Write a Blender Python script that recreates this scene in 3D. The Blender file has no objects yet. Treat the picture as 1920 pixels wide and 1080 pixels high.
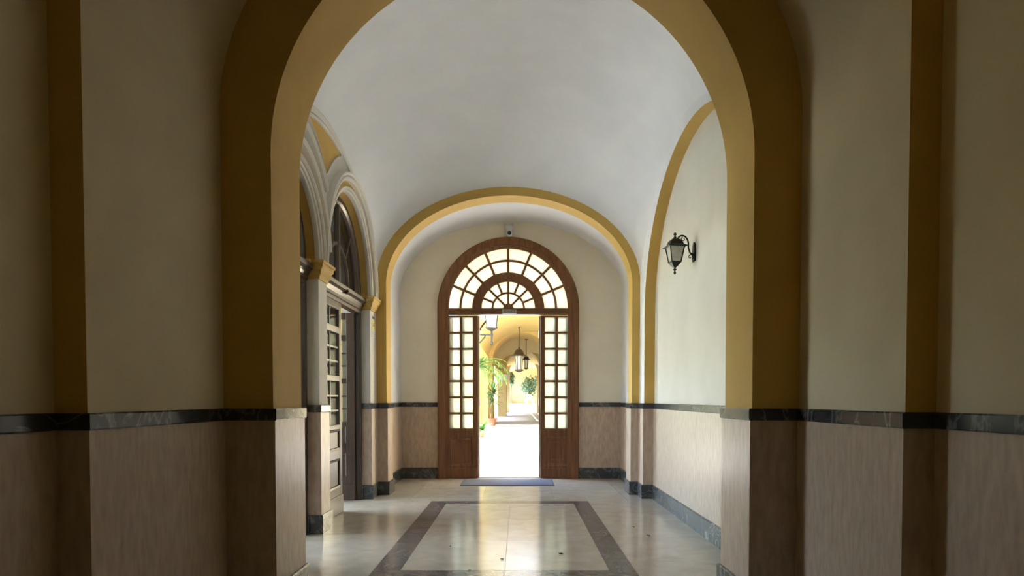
import bpy, bmesh, math, random
from math import sin, cos, pi, radians, sqrt
from mathutils import Vector, Matrix
from mathutils.geometry import tessellate_polygon
random.seed(7)
scene = bpy.context.scene
COL = scene.collection

# ------------------------------------------------------------------ camera
FPX = 1280.0
TILT = radians(1.6)
cam_d = bpy.data.cameras.new('camera')
cam = bpy.data.objects.new('camera', cam_d)
COL.objects.link(cam)
cam.location = (0, 0, 1.25)
cam.rotation_euler = (pi / 2 - TILT, 0, 0)
cam_d.sensor_width = 36.0
cam_d.lens = 36.0 * FPX / 1920.0
cam_d.shift_x = -(971 - 960) / 1920.0
cam_d.shift_y = (748 + FPX * math.tan(TILT) - 540) / 1920.0
cam_d.clip_end = 500
scene.camera = cam

# ------------------------------------------------------------------ world, sun, exposure
SKY_STRENGTH = 0.64
SUN_STRENGTH = 16.0
EXPOSURE = 2.12
w = bpy.data.worlds.new('world')
scene.world = w
w.use_nodes = True
wn = w.node_tree
wn.nodes.clear()
wo = wn.nodes.new('ShaderNodeOutputWorld')
wb = wn.nodes.new('ShaderNodeBackground')
ws = wn.nodes.new('ShaderNodeTexSky')
ws.sky_type = 'NISHITA'
ws.sun_disc = False
ws.sun_elevation = radians(48)
ws.sun_rotation = radians(-90)
ws.air_density = 1.0
ws.dust_density = 1.0
wb.inputs['Strength'].default_value = SKY_STRENGTH
wn.links.new(ws.outputs[0], wb.inputs[0])
wn.links.new(wb.outputs[0], wo.inputs[0])

sun_d = bpy.data.lights.new('sun', 'SUN')
sun_d.energy = SUN_STRENGTH
sun_d.angle = radians(0.6)
sun_d.color = (0.97, 0.98, 1.0)
sun = bpy.data.objects.new('sun', sun_d)
COL.objects.link(sun)
sun.location = (-20, 18, 30)
sun.rotation_euler = (Vector((0.62, -0.02, -0.78))).to_track_quat('-Z', 'Y').to_euler()

def sky_portal(name, loc, dirv, sx, sz):
    # guides the sampling of the sky through an added window opening; adds no light of its own
    ld = bpy.data.lights.new(name, 'AREA')
    ld.shape = 'RECTANGLE'
    ld.size, ld.size_y = sx, sz
    ld.cycles.is_portal = True
    lo = bpy.data.objects.new(name, ld)
    COL.objects.link(lo)
    lo.location = loc
    lo.rotation_euler = Vector(dirv).to_track_quat('-Z', 'Z' if abs(dirv[2]) < 0.5 else 'Y').to_euler()

sky_portal('sky_portal', (-6.25, 7.2, 1.875), (1, 0, 0), 6.0, 3.15)
sky_portal('sky_portal', (-2.0, 1.3, 2.3), (1, 0, 0), 1.2, 1.6)
sky_portal('sky_portal', (2.0, 1.3, 2.3), (-1, 0, 0), 1.2, 1.6)

scene.view_settings.view_transform = 'Standard'
scene.view_settings.look = 'None'
scene.view_settings.gamma = 1.0
scene.view_settings.use_curve_mapping = False
scene.view_settings.exposure = EXPOSURE
cy = scene.cycles
cy.max_bounces = 12
cy.diffuse_bounces = 8
cy.adaptive_threshold = 0.02
cy.glossy_bounces = 4
cy.transmission_bounces = 6
cy.transparent_max_bounces = 24
cy.caustics_reflective = False
cy.caustics_refractive = False
cy.sample_clamp_indirect = 12.0

# ------------------------------------------------------------------ materials
def mat_base(name):
    m = bpy.data.materials.new(name)
    m.use_nodes = True
    nt = m.node_tree
    b = nt.nodes['Principled BSDF']
    return m, nt, b

def lin(c):
    return tuple(((v / 255) / 12.92 if v / 255 <= 0.04045 else ((v / 255 + 0.055) / 1.055) ** 2.4) for v in c)

def noise_mat(name, c1, c2, rough=0.7, scale=(1, 1, 1), nscale=6, detail=6, lo=0.3, hi=0.7,
              bump=0.0, bump_scale=60, spec=0.5, metal=0.0, rough2=None, distort=0.0):
    """two-tone noise paint / stone; colours are linear rgb"""
    m, nt, b = mat_base(name)
    tc = nt.nodes.new('ShaderNodeTexCoord')
    geo = nt.nodes.new('ShaderNodeNewGeometry')
    mp = nt.nodes.new('ShaderNodeMapping')
    mp.inputs['Scale'].default_value = scale
    nt.links.new(geo.outputs['Position'], mp.inputs['Vector'])
    n = nt.nodes.new('ShaderNodeTexNoise')
    n.inputs['Scale'].default_value = nscale
    n.inputs['Detail'].default_value = detail
    n.inputs['Distortion'].default_value = distort
    nt.links.new(mp.outputs[0], n.inputs['Vector'])
    r = nt.nodes.new('ShaderNodeValToRGB')
    r.color_ramp.elements[0].position = lo
    r.color_ramp.elements[1].position = hi
    r.color_ramp.elements[0].color = (*c1, 1)
    r.color_ramp.elements[1].color = (*c2, 1)
    nt.links.new(n.outputs['Fac'], r.inputs[0])
    nt.links.new(r.outputs[0], b.inputs['Base Color'])
    b.inputs['Roughness'].default_value = rough
    b.inputs['Specular IOR Level'].default_value = spec
    b.inputs['Metallic'].default_value = metal
    if rough2 is not None:
        mr = nt.nodes.new('ShaderNodeMapRange')
        mr.inputs[3].default_value = rough
        mr.inputs[4].default_value = rough2
        nt.links.new(n.outputs['Fac'], mr.inputs[0])
        nt.links.new(mr.outputs[0], b.inputs['Roughness'])
    if bump:
        n2 = nt.nodes.new('ShaderNodeTexNoise')
        n2.inputs['Scale'].default_value = bump_scale
        n2.inputs['Detail'].default_value = 4
        nt.links.new(mp.outputs[0] if scale != (1, 1, 1) else geo.outputs['Position'], n2.inputs['Vector'])
        bp = nt.nodes.new('ShaderNodeBump')
        bp.inputs['Strength'].default_value = bump
        bp.inputs['Distance'].default_value = 0.01
        nt.links.new(n2.outputs['Fac'], bp.inputs['Height'])
        nt.links.new(bp.outputs[0], b.inputs['Normal'])
    return m

def marble_mat(name, base, vein, rough, vscale=2.2, width=0.06, base2=None):
    m, nt, b = mat_base(name)
    geo = nt.nodes.new('ShaderNodeNewGeometry')
    n = nt.nodes.new('ShaderNodeTexNoise')
    n.inputs['Scale'].default_value = vscale
    n.inputs['Detail'].default_value = 8
    n.inputs['Distortion'].default_value = 1.4
    nt.links.new(geo.outputs['Position'], n.inputs['Vector'])
    r = nt.nodes.new('ShaderNodeValToRGB')
    e = r.color_ramp.elements
    e[0].position = 0.5 - width
    e[0].color = (0, 0, 0, 1)
    e[1].position = 0.5
    e[1].color = (1, 1, 1, 1)
    x = e.new(0.5 + width * 0.7)
    x.color = (0, 0, 0, 1)
    nt.links.new(n.outputs['Fac'], r.inputs[0])
    n2 = nt.nodes.new('ShaderNodeTexNoise')
    n2.inputs['Scale'].default_value = 9
    n2.inputs['Detail'].default_value = 7
    nt.links.new(geo.outputs['Position'], n2.inputs['Vector'])
    mx0 = nt.nodes.new('ShaderNodeMix')
    mx0.data_type = 'RGBA'
    mx0.inputs[6].default_value = (*base, 1)
    mx0.inputs[7].default_value = (*(base2 or tuple(c * 1.6 for c in base)), 1)
    nt.links.new(n2.outputs['Fac'], mx0.inputs[0])
    n3 = nt.nodes.new('ShaderNodeTexNoise')
    n3.inputs['Scale'].default_value = 3.0
    nt.links.new(geo.outputs['Position'], n3.inputs['Vector'])
    ml = nt.nodes.new('ShaderNodeMath')
    ml.operation = 'MULTIPLY'
    nt.links.new(r.outputs[0], ml.inputs[0])
    nt.links.new(n3.outputs['Fac'], ml.inputs[1])
    mx = nt.nodes.new('ShaderNodeMix')
    mx.data_type = 'RGBA'
    nt.links.new(ml.outputs[0], mx.inputs[0])
    nt.links.new(mx0.outputs[2], mx.inputs[6])
    mx.inputs[7].default_value = (*vein, 1)
    nt.links.new(mx.outputs[2], b.inputs['Base Color'])
    b.inputs['Roughness'].default_value = rough
    return m

def glass_mat(name, tint=(1, 1, 1), gloss=0.12, frost=0.0, frost_col=(0.9, 0.9, 0.85)):
    m = bpy.data.materials.new(name)
    m.use_nodes = True
    nt = m.node_tree
    nt.nodes.clear()
    out = nt.nodes.new('ShaderNodeOutputMaterial')
    tr = nt.nodes.new('ShaderNodeBsdfTransparent')
    tr.inputs[0].default_value = (*tint, 1)
    gl = nt.nodes.new('ShaderNodeBsdfGlossy')
    gl.inputs['Roughness'].default_value = 0.05
    fr = nt.nodes.new('ShaderNodeFresnel')
    fr.inputs['IOR'].default_value = 1.45
    mx = nt.nodes.new('ShaderNodeMixShader')
    nt.links.new(fr.outputs[0], mx.inputs[0])
    nt.links.new(gl.outputs[0], mx.inputs[2])
    if frost > 0:
        tl = nt.nodes.new('ShaderNodeBsdfTranslucent')
        tl.inputs[0].default_value = (*frost_col, 1)
        m2 = nt.nodes.new('ShaderNodeMixShader')
        m2.inputs[0].default_value = frost
        nt.links.new(tr.outputs[0], m2.inputs[1])
        nt.links.new(tl.outputs[0], m2.inputs[2])
        nt.links.new(m2.outputs[0], mx.inputs[1])
    else:
        nt.links.new(tr.outputs[0], mx.inputs[1])
    nt.links.new(mx.outputs[0], out.inputs[0])
    return m

def plain(name, c, rough=0.5, metal=0.0, spec=0.5):
    return noise_mat(name, tuple(v * 0.9 for v in c), tuple(min(1, v * 1.1) for v in c), rough=rough, metal=metal, spec=spec, nscale=14)

M = {}
M['white'] = noise_mat('vault_plaster', (0.72, 0.735, 0.765), (0.78, 0.795, 0.825), 0.85, nscale=2.2, bump=0.08, bump_scale=90)
M['cream'] = noise_mat('cream_plaster', (0.63, 0.55, 0.38), (0.69, 0.61, 0.43), 0.8, nscale=2.5, bump=0.08, bump_scale=90)
M['ivory'] = noise_mat('ivory_plaster', (0.76, 0.71, 0.585), (0.81, 0.76, 0.63), 0.8, nscale=2.5, bump=0.08, bump_scale=90)
M['pale'] = noise_mat('pale_plaster', (0.66, 0.635, 0.575), (0.71, 0.685, 0.625), 0.8, nscale=2.5, bump=0.08, bump_scale=90)
M['ochre'] = noise_mat('ochre_plaster', (0.55, 0.355, 0.085), (0.62, 0.405, 0.105), 0.75, nscale=3, bump=0.08, bump_scale=90)
M['dado'] = noise_mat('travertine_dado', (0.41, 0.31, 0.235), (0.58, 0.465, 0.37), 0.36, scale=(9, 9, 2.6), nscale=3.2, detail=15, lo=0.26, hi=0.72, bump=0.06, bump_scale=22, spec=0.35)
M['rail'] = marble_mat('grey_rail_marble', (0.035, 0.037, 0.042), (0.30, 0.30, 0.30), 0.16, 3.0, 0.03)
M['skirt'] = marble_mat('grey_skirting_marble', (0.045, 0.05, 0.055), (0.30, 0.30, 0.29), 0.25, 4.0, 0.04)
M['slab'] = noise_mat('cream_floor_marble', (0.51, 0.46, 0.375), (0.61, 0.56, 0.465), 0.13, scale=(1, 1, 1), nscale=5, detail=9, lo=0.3, hi=0.7, rough2=0.2, distort=0.6)
M['band'] = marble_mat('taupe_band_marble', (0.095, 0.088, 0.087), (0.36, 0.33, 0.31), 0.18, 3.2, 0.04)
M['grout'] = plain('floor_bed', (0.30, 0.27, 0.22), 0.8)
M['wood'] = noise_mat('brown_door_wood', (0.14, 0.062, 0.026), (0.27, 0.125, 0.055), 0.32, scale=(14, 14, 0.8), nscale=2.4, detail=6, bump=0.05, bump_scale=8)
M['woodh'] = noise_mat('brown_door_wood_rails', (0.13, 0.058, 0.026), (0.24, 0.112, 0.052), 0.32, scale=(0.8, 14, 14), nscale=2.4, detail=6)
M['darkwood'] = noise_mat('dark_side_door_wood', (0.036, 0.021, 0.014), (0.068, 0.042, 0.029), 0.28, scale=(12, 12, 0.8), nscale=2.4)
M['glass'] = glass_mat('door_glass', (0.8, 0.82, 0.8), frost=0.35, frost_col=(0.85, 0.85, 0.74))
M['fanglass'] = glass_mat('fanlight_glass', (0.75, 0.73, 0.68), frost=0.7, frost_col=(0.62, 0.58, 0.48))
M['amber'] = glass_mat('amber_fill_glass', (0.205, 0.142, 0.06))  # warm tint given to the daylight from the added near-bay windows
M['clear'] = glass_mat('clear_glass', (0.95, 0.97, 0.96))
M['iron'] = plain('black_iron', (0.012, 0.011, 0.010), 0.45, 0.4)
M['bronze'] = plain('brown_lantern_metal', (0.055, 0.035, 0.022), 0.5, 0.3)
M['steel'] = plain('hinge_steel', (0.25, 0.22, 0.22), 0.35, 0.9)
M['lampglass'] = noise_mat('lantern_glass', (0.50, 0.49, 0.46), (0.62, 0.61, 0.58), 0.15, nscale=30)
M['plastic'] = plain('camera_white_plastic', (0.62, 0.62, 0.60), 0.4)
M['black'] = plain('black_lens', (0.008, 0.008, 0.008), 0.12)
M['mat'] = noise_mat('doormat_fibre', (0.075, 0.08, 0.10), (0.12, 0.125, 0.15), 0.9, nscale=180, bump=0.4, bump_scale=400)
M['matedge'] = plain('doormat_rubber', (0.02, 0.02, 0.025), 0.7)
M['leafdry'] = plain('dry_leaf', (0.035, 0.022, 0.012), 0.8)
M['plate'] = plain('plaque_metal', (0.42, 0.42, 0.38), 0.35, 0.3)
M['ink'] = plain('dark_lettering', (0.03, 0.03, 0.03), 0.6)
M['paper'] = plain('white_paper', (0.75, 0.75, 0.78), 0.8)
M['yellow'] = plain('yellow_notice', (0.72, 0.66, 0.10), 0.7)
M['stone'] = noise_mat('pale_paving', (0.52, 0.49, 0.44), (0.62, 0.59, 0.54), 0.8, nscale=3, bump=0.1, bump_scale=30)
M['xochre'] = noise_mat('portico_ochre', (0.55, 0.385, 0.14), (0.61, 0.43, 0.17), 0.85, nscale=3)
M['xpale'] = noise_mat('portico_pale_yellow', (0.54, 0.45, 0.28), (0.60, 0.50, 0.32), 0.85, nscale=3)
M['travertine'] = noise_mat('white_capital_stone', (0.66, 0.65, 0.62), (0.75, 0.74, 0.71), 0.7, nscale=4)
M['leaf'] = noise_mat('green_leaf', (0.035, 0.09, 0.02), (0.08, 0.17, 0.04), 0.45, nscale=5)
M['leafblue'] = noise_mat('blue_green_leaf', (0.07, 0.15, 0.11), (0.14, 0.25, 0.18), 0.45, nscale=4)
M['leafpale'] = noise_mat('pale_frond', (0.10, 0.20, 0.04), (0.20, 0.32, 0.08), 0.45, nscale=4)
M['stem'] = plain('plant_stem', (0.16, 0.11, 0.05), 0.8)
M['terra'] = plain('terracotta', (0.34, 0.14, 0.07), 0.8)
M['grass'] = noise_mat('garden_grass', (0.05, 0.11, 0.03), (0.10, 0.18, 0.05), 0.9, nscale=3)
M['room'] = plain('side_room_plaster', (0.66, 0.68, 0.72), 0.9)

# ------------------------------------------------------------------ helpers
WLOC = {}

def link_mesh(name, verts, faces, mats, parent=None, mat_idx=None, smooth=False, bevel=0):
    """world-space vertices -> object with its origin at the bottom centre of its bounds"""
    vs = [Vector(v) for v in verts]
    lo = Vector((min(v.x for v in vs), min(v.y for v in vs), min(v.z for v in vs)))
    hi = Vector((max(v.x for v in vs), max(v.y for v in vs), max(v.z for v in vs)))
    org = Vector(((lo.x + hi.x) / 2, (lo.y + hi.y) / 2, lo.z))
    me = bpy.data.meshes.new(name)
    me.from_pydata([v - org for v in vs], [], faces)
    if not isinstance(mats, (list, tuple)):
        mats = [mats]
    for m in mats:
        me.materials.append(M[m] if isinstance(m, str) else m)
    if mat_idx:
        for p, i in zip(me.polygons, mat_idx):
            p.material_index = i
    bm = bmesh.new()
    bm.from_mesh(me)
    bmesh.ops.recalc_face_normals(bm, faces=bm.faces)
    bm.to_mesh(me)
    bm.free()
    if smooth:
        for p in me.polygons:
            p.use_smooth = True
        try:
            me.set_sharp_from_angle(angle=radians(35))
        except Exception:
            pass
    o = bpy.data.objects.new(name, me)
    COL.objects.link(o)
    place(o, org, parent)
    if bevel:
        bv = o.modifiers.new('bevel', 'BEVEL')
        bv.width = bevel
        bv.segments = 2
        bv.limit_method = 'ANGLE'
    return o

def place(o, org, parent):
    WLOC[o.name] = Vector(org)
    if parent is not None:
        o.parent = parent
        o.location = Vector(org) - WLOC[parent.name]
    else:
        o.location = org

def empty(name, loc, parent=None):
    o = bpy.data.objects.new(name, None)
    o.empty_display_size = 0.1
    COL.objects.link(o)
    place(o, Vector(loc), parent)
    return o

def tag(o, label, cat, group=None, kind=None):
    o['label'] = label
    o['category'] = cat
    if group:
        o['group'] = group
    if kind:
        o['kind'] = kind
    return o

def struct(o, label, cat):
    return tag(o, label, cat, kind='structure')

BOXF = [(0, 1, 3, 2), (4, 6, 7, 5), (0, 4, 5, 1), (2, 3, 7, 6), (0, 2, 6, 4), (1, 5, 7, 3)]

def box_vf(x0, x1, y0, y1, z0, z1, V=None, F=None):
    vs = [(x, y, z) for x in (x0, x1) for y in (y0, y1) for z in (z0, z1)]
    if V is None:
        return vs, list(BOXF)
    b = len(V)
    V += vs
    F += [tuple(i + b for i in f) for f in BOXF]
    return V, F

def box(name, x0, x1, y0, y1, z0, z1, mat, parent=None, bevel=0):
    v, f = box_vf(x0, x1, y0, y1, z0, z1)
    return link_mesh(name, v, f, mat, parent, bevel=bevel)

def prism(name, pts, mapf, w0, w1, mats, parent=None, side_idx=None, smooth=False, holes=()):
    """2D polygon (with holes) extruded from w0 to w1; mapf(u, v, w) -> xyz; side_idx(edge midpoint) -> slot"""
    loops = [list(pts)] + [list(h) for h in holes]
    tris = tessellate_polygon([[Vector((u, v, 0)) for u, v in lp] for lp in loops])
    flat = [p for lp in loops for p in lp]
    n = len(flat)
    V = [mapf(u, v, w0) for u, v in flat] + [mapf(u, v, w1) for u, v in flat]
    F = [tuple(t) for t in tris] + [tuple(i + n for i in reversed(t)) for t in tris]
    I = [0] * len(F)
    b = 0
    for lp in loops:
        k = len(lp)
        for i in range(k):
            j = (i + 1) % k
            F.append((b + i, b + j, n + b + j, n + b + i))
            I.append(side_idx(((lp[i][0] + lp[j][0]) / 2, (lp[i][1] + lp[j][1]) / 2)) if side_idx else 0)
        b += k
    return link_mesh(name, V, F, mats, parent, I, smooth)

def sweep_vf(path, prof, mapf, closed=False, prof_closed=True, side=1.0):
    """sweep a profile [(offset, w)] along a 2D path with mitred corners; offset goes to the right of travel * side"""
    n = len(path)
    nor = []
    segn = []
    for i in range(n - (0 if closed else 1)):
        a, b = path[i], path[(i + 1) % n]
        d = Vector((b[0] - a[0], b[1] - a[1])).normalized()
        segn.append(Vector((d.y, -d.x)) * side)
    for i in range(n):
        if closed:
            n1, n2 = segn[i - 1], segn[i]
        else:
            n1, n2 = segn[max(0, i - 1)], segn[min(len(segn) - 1, i)]
        nor.append((n1 + n2) / max(0.2, 1 + n1.dot(n2)))
    k = len(prof)
    V, F = [], []
    for p, nv in zip(path, nor):
        for off, wv in prof:
            V.append(mapf(p[0] + nv.x * off, p[1] + nv.y * off, wv))
    for i in range(n if closed else n - 1):
        j = (i + 1) % n
        for q in range(k if prof_closed else k - 1):
            r = (q + 1) % k
            F.append((i * k + q, i * k + r, j * k + r, j * k + q))
    if prof_closed and not closed:
        F.append(tuple(range(k)))
        F.append(tuple((n - 1) * k + q for q in reversed(range(k))))
    return V, F

def sweep(name, path, prof, mapf, mat, parent=None, smooth=False, **kw):
    V, F = sweep_vf(path, prof, mapf, **kw)
    return link_mesh(name, V, F, mat, parent, smooth=smooth)

def sweep_segments(names_prof, path, parent, side, maxlen=1.1):
    """mitred wall lining built piece by piece: names_prof = [(name, profile, material, maxlen)]"""
    n = len(path)
    segn = []
    for i in range(n - 1):
        d = Vector((path[i + 1][0] - path[i][0], path[i + 1][1] - path[i][1])).normalized()
        segn.append(Vector((d.y, -d.x)) * side)
    nor = []
    for i in range(n):
        n1, n2 = segn[max(0, i - 1)], segn[min(n - 2, i)]
        nor.append((n1 + n2) / max(0.2, 1 + n1.dot(n2)))
    for name, prof, mat, ml in names_prof:
        k = len(prof)
        for i in range(n - 1):
            a, b = Vector(path[i]), Vector(path[i + 1])
            L = (b - a).length
            m = max(1, round(L / ml))
            for s in range(m):
                t0, t1 = s / m, (s + 1) / m
                gap = 0.0012 / L if m > 1 else 0
                c0 = (t0 + (gap if s else 0))
                c1 = (t1 - (gap if s < m - 1 else 0))
                V = []
                for t in (c0, c1):
                    p = a.lerp(b, t)
                    nv = nor[i].copy() if t <= 0 else (nor[i + 1].copy() if t >= 1 else segn[i].copy())
                    for off, z in prof:
                        q = p + nv * off
                        V.append((q.x, q.y, z))
                F = [(q, (q + 1) % k, k + (q + 1) % k, k + q) for q in range(k)]
                F += [tuple(range(k)), tuple(k + q for q in reversed(range(k)))]
                link_mesh(name, V, F, mat, parent)

XY = lambda u, v, w_: (u, v, w_)          # plan paths
XZ = lambda u, v, w_: (u, w_, v)          # elevation facing the camera, w = depth Y
YZ = lambda u, v, w_: (w_, u, v)          # side elevation, w = X

def arc(cx, cz, rx, rz, a0, a1, n):
    return [(cx + rx * cos(radians(a0 + (a1 - a0) * i / n)), cz + rz * sin(radians(a0 + (a1 - a0) * i / n))) for i in range(n + 1)]

def tube_vf(pts, rad, seg=8, V=None, F=None, caps=True):
    V = [] if V is None else V
    F = [] if F is None else F
    pts = [Vector(p) for p in pts]
    b0 = len(V)
    n = len(pts)
    up = Vector((0, 0, 1))
    prevx = None
    for i, p in enumerate(pts):
        d = (pts[min(n - 1, i + 1)] - pts[max(0, i - 1)]).normalized()
        if prevx is None:
            x = d.cross(up)
            if x.length < 1e-3:
                x = d.cross(Vector((1, 0, 0)))
        else:
            x = prevx - d * prevx.dot(d)
        x.normalize()
        prevx = x
        y = d.cross(x)
        r = rad[i] if isinstance(rad, (list, tuple)) else rad
        for k in range(seg):
            a = 2 * pi * k / seg
            V.append(tuple(p + x * (r * cos(a)) + y * (r * sin(a))))
    for i in range(n - 1):
        for k in range(seg):
            k2 = (k + 1) % seg
            F.append((b0 + i * seg + k, b0 + i * seg + k2, b0 + (i + 1) * seg + k2, b0 + (i + 1) * seg + k))
    if caps:
        F.append(tuple(b0 + k for k in range(seg)))
        F.append(tuple(b0 + (n - 1) * seg + k for k in range(seg)))
    return V, F

def tube(name, pts, rad, mat, parent=None, seg=8):
    V, F = tube_vf(pts, rad, seg)
    return link_mesh(name, V, F, mat, parent, smooth=True)

def lathe(name, c, prof, mat, parent=None, seg=20, rot=0.0, smooth=True, axis='z'):
    """prof = [(r, z)] about a vertical axis through c"""
    V, F = [], []
    for r, z in prof:
        for k in range(seg):
            a = rot + 2 * pi * k / seg
            if axis == 'z':
                V.append((c[0] + r * cos(a), c[1] + r * sin(a), c[2] + z))
            else:
                V.append((c[0] + r * cos(a), c[1] + z, c[2] + r * sin(a)))
    n = len(prof)
    for i in range(n - 1):
        for k in range(seg):
            k2 = (k + 1) % seg
            F.append((i * seg + k, i * seg + k2, (i + 1) * seg + k2, (i + 1) * seg + k))
    F.append(tuple(range(seg)))
    F.append(tuple((n - 1) * seg + k for k in range(seg)))
    return link_mesh(name, V, F, mat, parent, smooth=smooth)

# ------------------------------------------------------------------ main dimensions (metres)
RAIL_T, RAIL_B, SKIRT = 1.195, 1.127, 0.172
NA0, NA1 = 3.92, 4.43             # near arch, front and back
NL, NR = -1.405, 1.345            # near arch jambs
N_SPR, N_RAD, N_CX = 2.645, 1.375, -0.03
BL, BR = -1.84, 1.585             # hall bay wall faces
RREC = 1.715                      # back of the blind arch on the right
FA0, FA1 = 8.90, 9.22             # far arch
FL, FR = -1.71, 1.485
BACK = 10.72
ML, MR = -1.84, 1.63              # niche walls
DCX, DCZ = -0.15, 2.66            # fanlight centre
A1C, A1R = 5.66, 0.67             # near side doorway in the left wall
A2C, A2R = 7.56, 0.965            # far side doorway in the left wall
IMP = 2.52                        # impost height
VZ0 = 2.75                        # springing of the hall vault

# ------------------------------------------------------------------ floor
fl = struct(box('floor', -2.3, 2.3, -2.6, 11.17, -0.08, -0.012, 'grout'), 'polished cream marble floor with a taupe marble border inlay', 'floor')

def slab(x0, x1, y0, y1, m='slab', nm='floor_slab'):
    g = 0.0012
    box(nm, x0 + g, x1 - g, y0 + g, y1 - g, -0.012, 0.0, m, fl)

def slabs(x0, x1, y0, y1, nx, ny, m='slab', nm='floor_slab'):
    for i in range(nx):
        for j in range(ny):
            slab(x0 + (x1 - x0) * i / nx, x0 + (x1 - x0) * (i + 1) / nx, y0 + (y1 - y0) * j / ny, y0 + (y1 - y0) * (j + 1) / ny, m, nm)

IX0, IX1, OX0, OX1 = -0.858, 0.668, -1.057, 0.857
IY0, IY1, OY0, OY1 = 4.95, 8.12, 4.75, 8.33
slabs(IX0, IX1, IY0, IY1, 2, 3)
slabs(OX0, IX0, IY0, IY1, 1, 3, 'band', 'inlay_slab')
slabs(IX1, OX1, IY0, IY1, 1, 3, 'band', 'inlay_slab')
slabs(OX0, OX1, IY1, OY1, 2, 1, 'band', 'inlay_slab')
slabs(OX0, OX1, OY0, IY0, 2, 1, 'band', 'inlay_slab')
slabs(-2.25, OX0, 4.2, OY1, 1, 4)
slabs(OX1, 2.25, 4.2, OY1, 1, 4)
slabs(OX0, OX1, 4.2, OY0, 2, 1)
slabs(-2.25, 2.25, OY1, 11.17, 5, 3)
slabs(-2.25, OX0, -2.6, 4.2, 1, 6)
slabs(OX1, 2.25, -2.6, 4.2, 1, 6)
slabs(OX0, OX1, -2.6, 4.2, 2, 6)

# ------------------------------------------------------------------ near arch
op = [(NR, -0.02)] + [(NR, N_SPR)] + arc(N_CX, N_SPR, N_RAD, N_RAD, 0, 180, 64)[1:-1] + [(NL, N_SPR), (NL, -0.02)]
outl = [(-2.6, -0.02), (-2.6, 5.6), (2.6, 5.6), (2.6, -0.02)]
wn_ = struct(prism('wall_near_arch', outl + op, XZ, NA0, NA1, 'ochre', smooth=False), 'wide ochre archway nearest the viewer', 'archway')

# ------------------------------------------------------------------ near bay round the camera
def near_wall(name, xface, xrec, ystep, sgn, label):
    # wall strip, then a blind arch recess whose ochre reveal faces the camera
    rz, cyy, ra = 2.95, ystep - 2.2, 2.2
    pts = [(-2.6, -0.02), (-2.6, 5.2), (NA0, 5.2), (NA0, -0.02), (ystep, -0.02), (ystep, rz)] + \
          arc(cyy, rz, ra, 1.0, 0, 180, 24)[1:-1] + [(cyy - ra, rz), (cyy - ra, -0.02)]
    o = prism(name, pts, YZ, xface, xrec, ['cream', 'ochre'], side_idx=lambda m: 1)
    struct(o, label, 'wall')
    prism('recess_wall', [(-2.6, -0.02), (-2.6, 5.2), (NA0, 5.2), (NA0, -0.02)], YZ, xrec, xrec + sgn * 0.15, 'cream', o, holes=[[(0.7, 1.5), (1.9, 1.5), (1.9, 3.1), (0.7, 3.1)]])
    wd = struct(empty('fill_window_2' if sgn < 0 else 'fill_window_4', (xrec + sgn * 0.08, 1.3, 1.5)), 'amber-glazed window added for fill light in the wall %s of the viewer, outside the picture' % ('left' if sgn < 0 else 'right'), 'window')  # unseen windows added on both sides to brighten the near bay
    xm = xrec + sgn * 0.08
    for k in range(3):
        box('window_bar', xm - 0.025, xm + 0.025, 0.68 + 0.6 * k, 0.72 + 0.6 * k, 1.5, 3.1, 'wood', wd)
    for k in range(4):
        box('window_bar', xm - 0.02, xm + 0.02, 0.7, 1.9, 1.49 + 0.53 * k, 1.52 + 0.53 * k, 'wood', wd)
    for k in range(2):
        for q in range(3):
            box('pane', xm - 0.003, xm + 0.003, 0.7 + 0.6 * k, 1.3 + 0.6 * k, 1.505 + 0.53 * q, 2.035 + 0.53 * q, 'amber', wd)
    return o

wl_n = near_wall('wall_near_left', -1.69, -1.82, 2.68, -1, 'cream wall with a blind arch left of the viewer')
wr_n = near_wall('wall_near_right', 1.615, 1.745, 2.845, 1, 'cream wall with a blind arch right of the viewer')
struct(box('wall_behind', -2.0, 2.0, -2.75, -2.6, -0.02, 5.2, 'cream'), 'cream wall behind the viewer', 'wall')

def vault(name, x0, x1, y0, y1, z0, rx, ry, mat, label, p=1.25, ey=0.8, nx=48, ny=48, ex=0.5):
    V, F = [], []
    for i in range(nx + 1):
        u = -cos(pi * i / nx)
        for j in range(ny + 1):
            v = -cos(pi * j / ny)
            a = rx * max(0, 1 - u * u) ** ex
            b = ry * max(0, 1 - v * v) ** ey
            z = z0 + (a ** p + b ** p) ** (1 / p)
            V.append(((x0 + x1) / 2 + u * (x1 - x0) / 2, (y0 + y1) / 2 + v * (y1 - y0) / 2, z))
    m = ny + 1
    for i in range(nx):
        for j in range(ny):
            F.append((i * m + j, (i + 1) * m + j, (i + 1) * m + j + 1, i * m + j + 1))
    o = link_mesh(name, V, F, mat, smooth=True)
    for pgn in o.data.polygons:
        pgn.use_smooth = True
    return struct(o, label, 'ceiling')

vault('ceiling_near', -1.69, 1.615, -2.6, NA0, 2.9, 1.4, 0.9, 'cream', 'dim plaster vault over the viewer')
vault('ceiling_hall', BL, BR + 0.005, NA1, FA0, VZ0, 1.24, 1.17, 'white', 'white plaster vault over the hall between the two ochre arches')
# outer shell above the vaults keeps the sky out
struct(box('roof', -2.7, 2.7, -2.8, 11.3, 5.6, 5.75, 'cream'), 'roof slab above the vaults', 'roof')

# ------------------------------------------------------------------ left wall of the hall with two doorways
def opening(c, r, spr):
    return [(c - r, -0.02), (c - r, spr)] + arc(c, spr, r, r, 180, 0, 40)[1:-1] + [(c + r, spr), (c + r, -0.02)]

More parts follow.
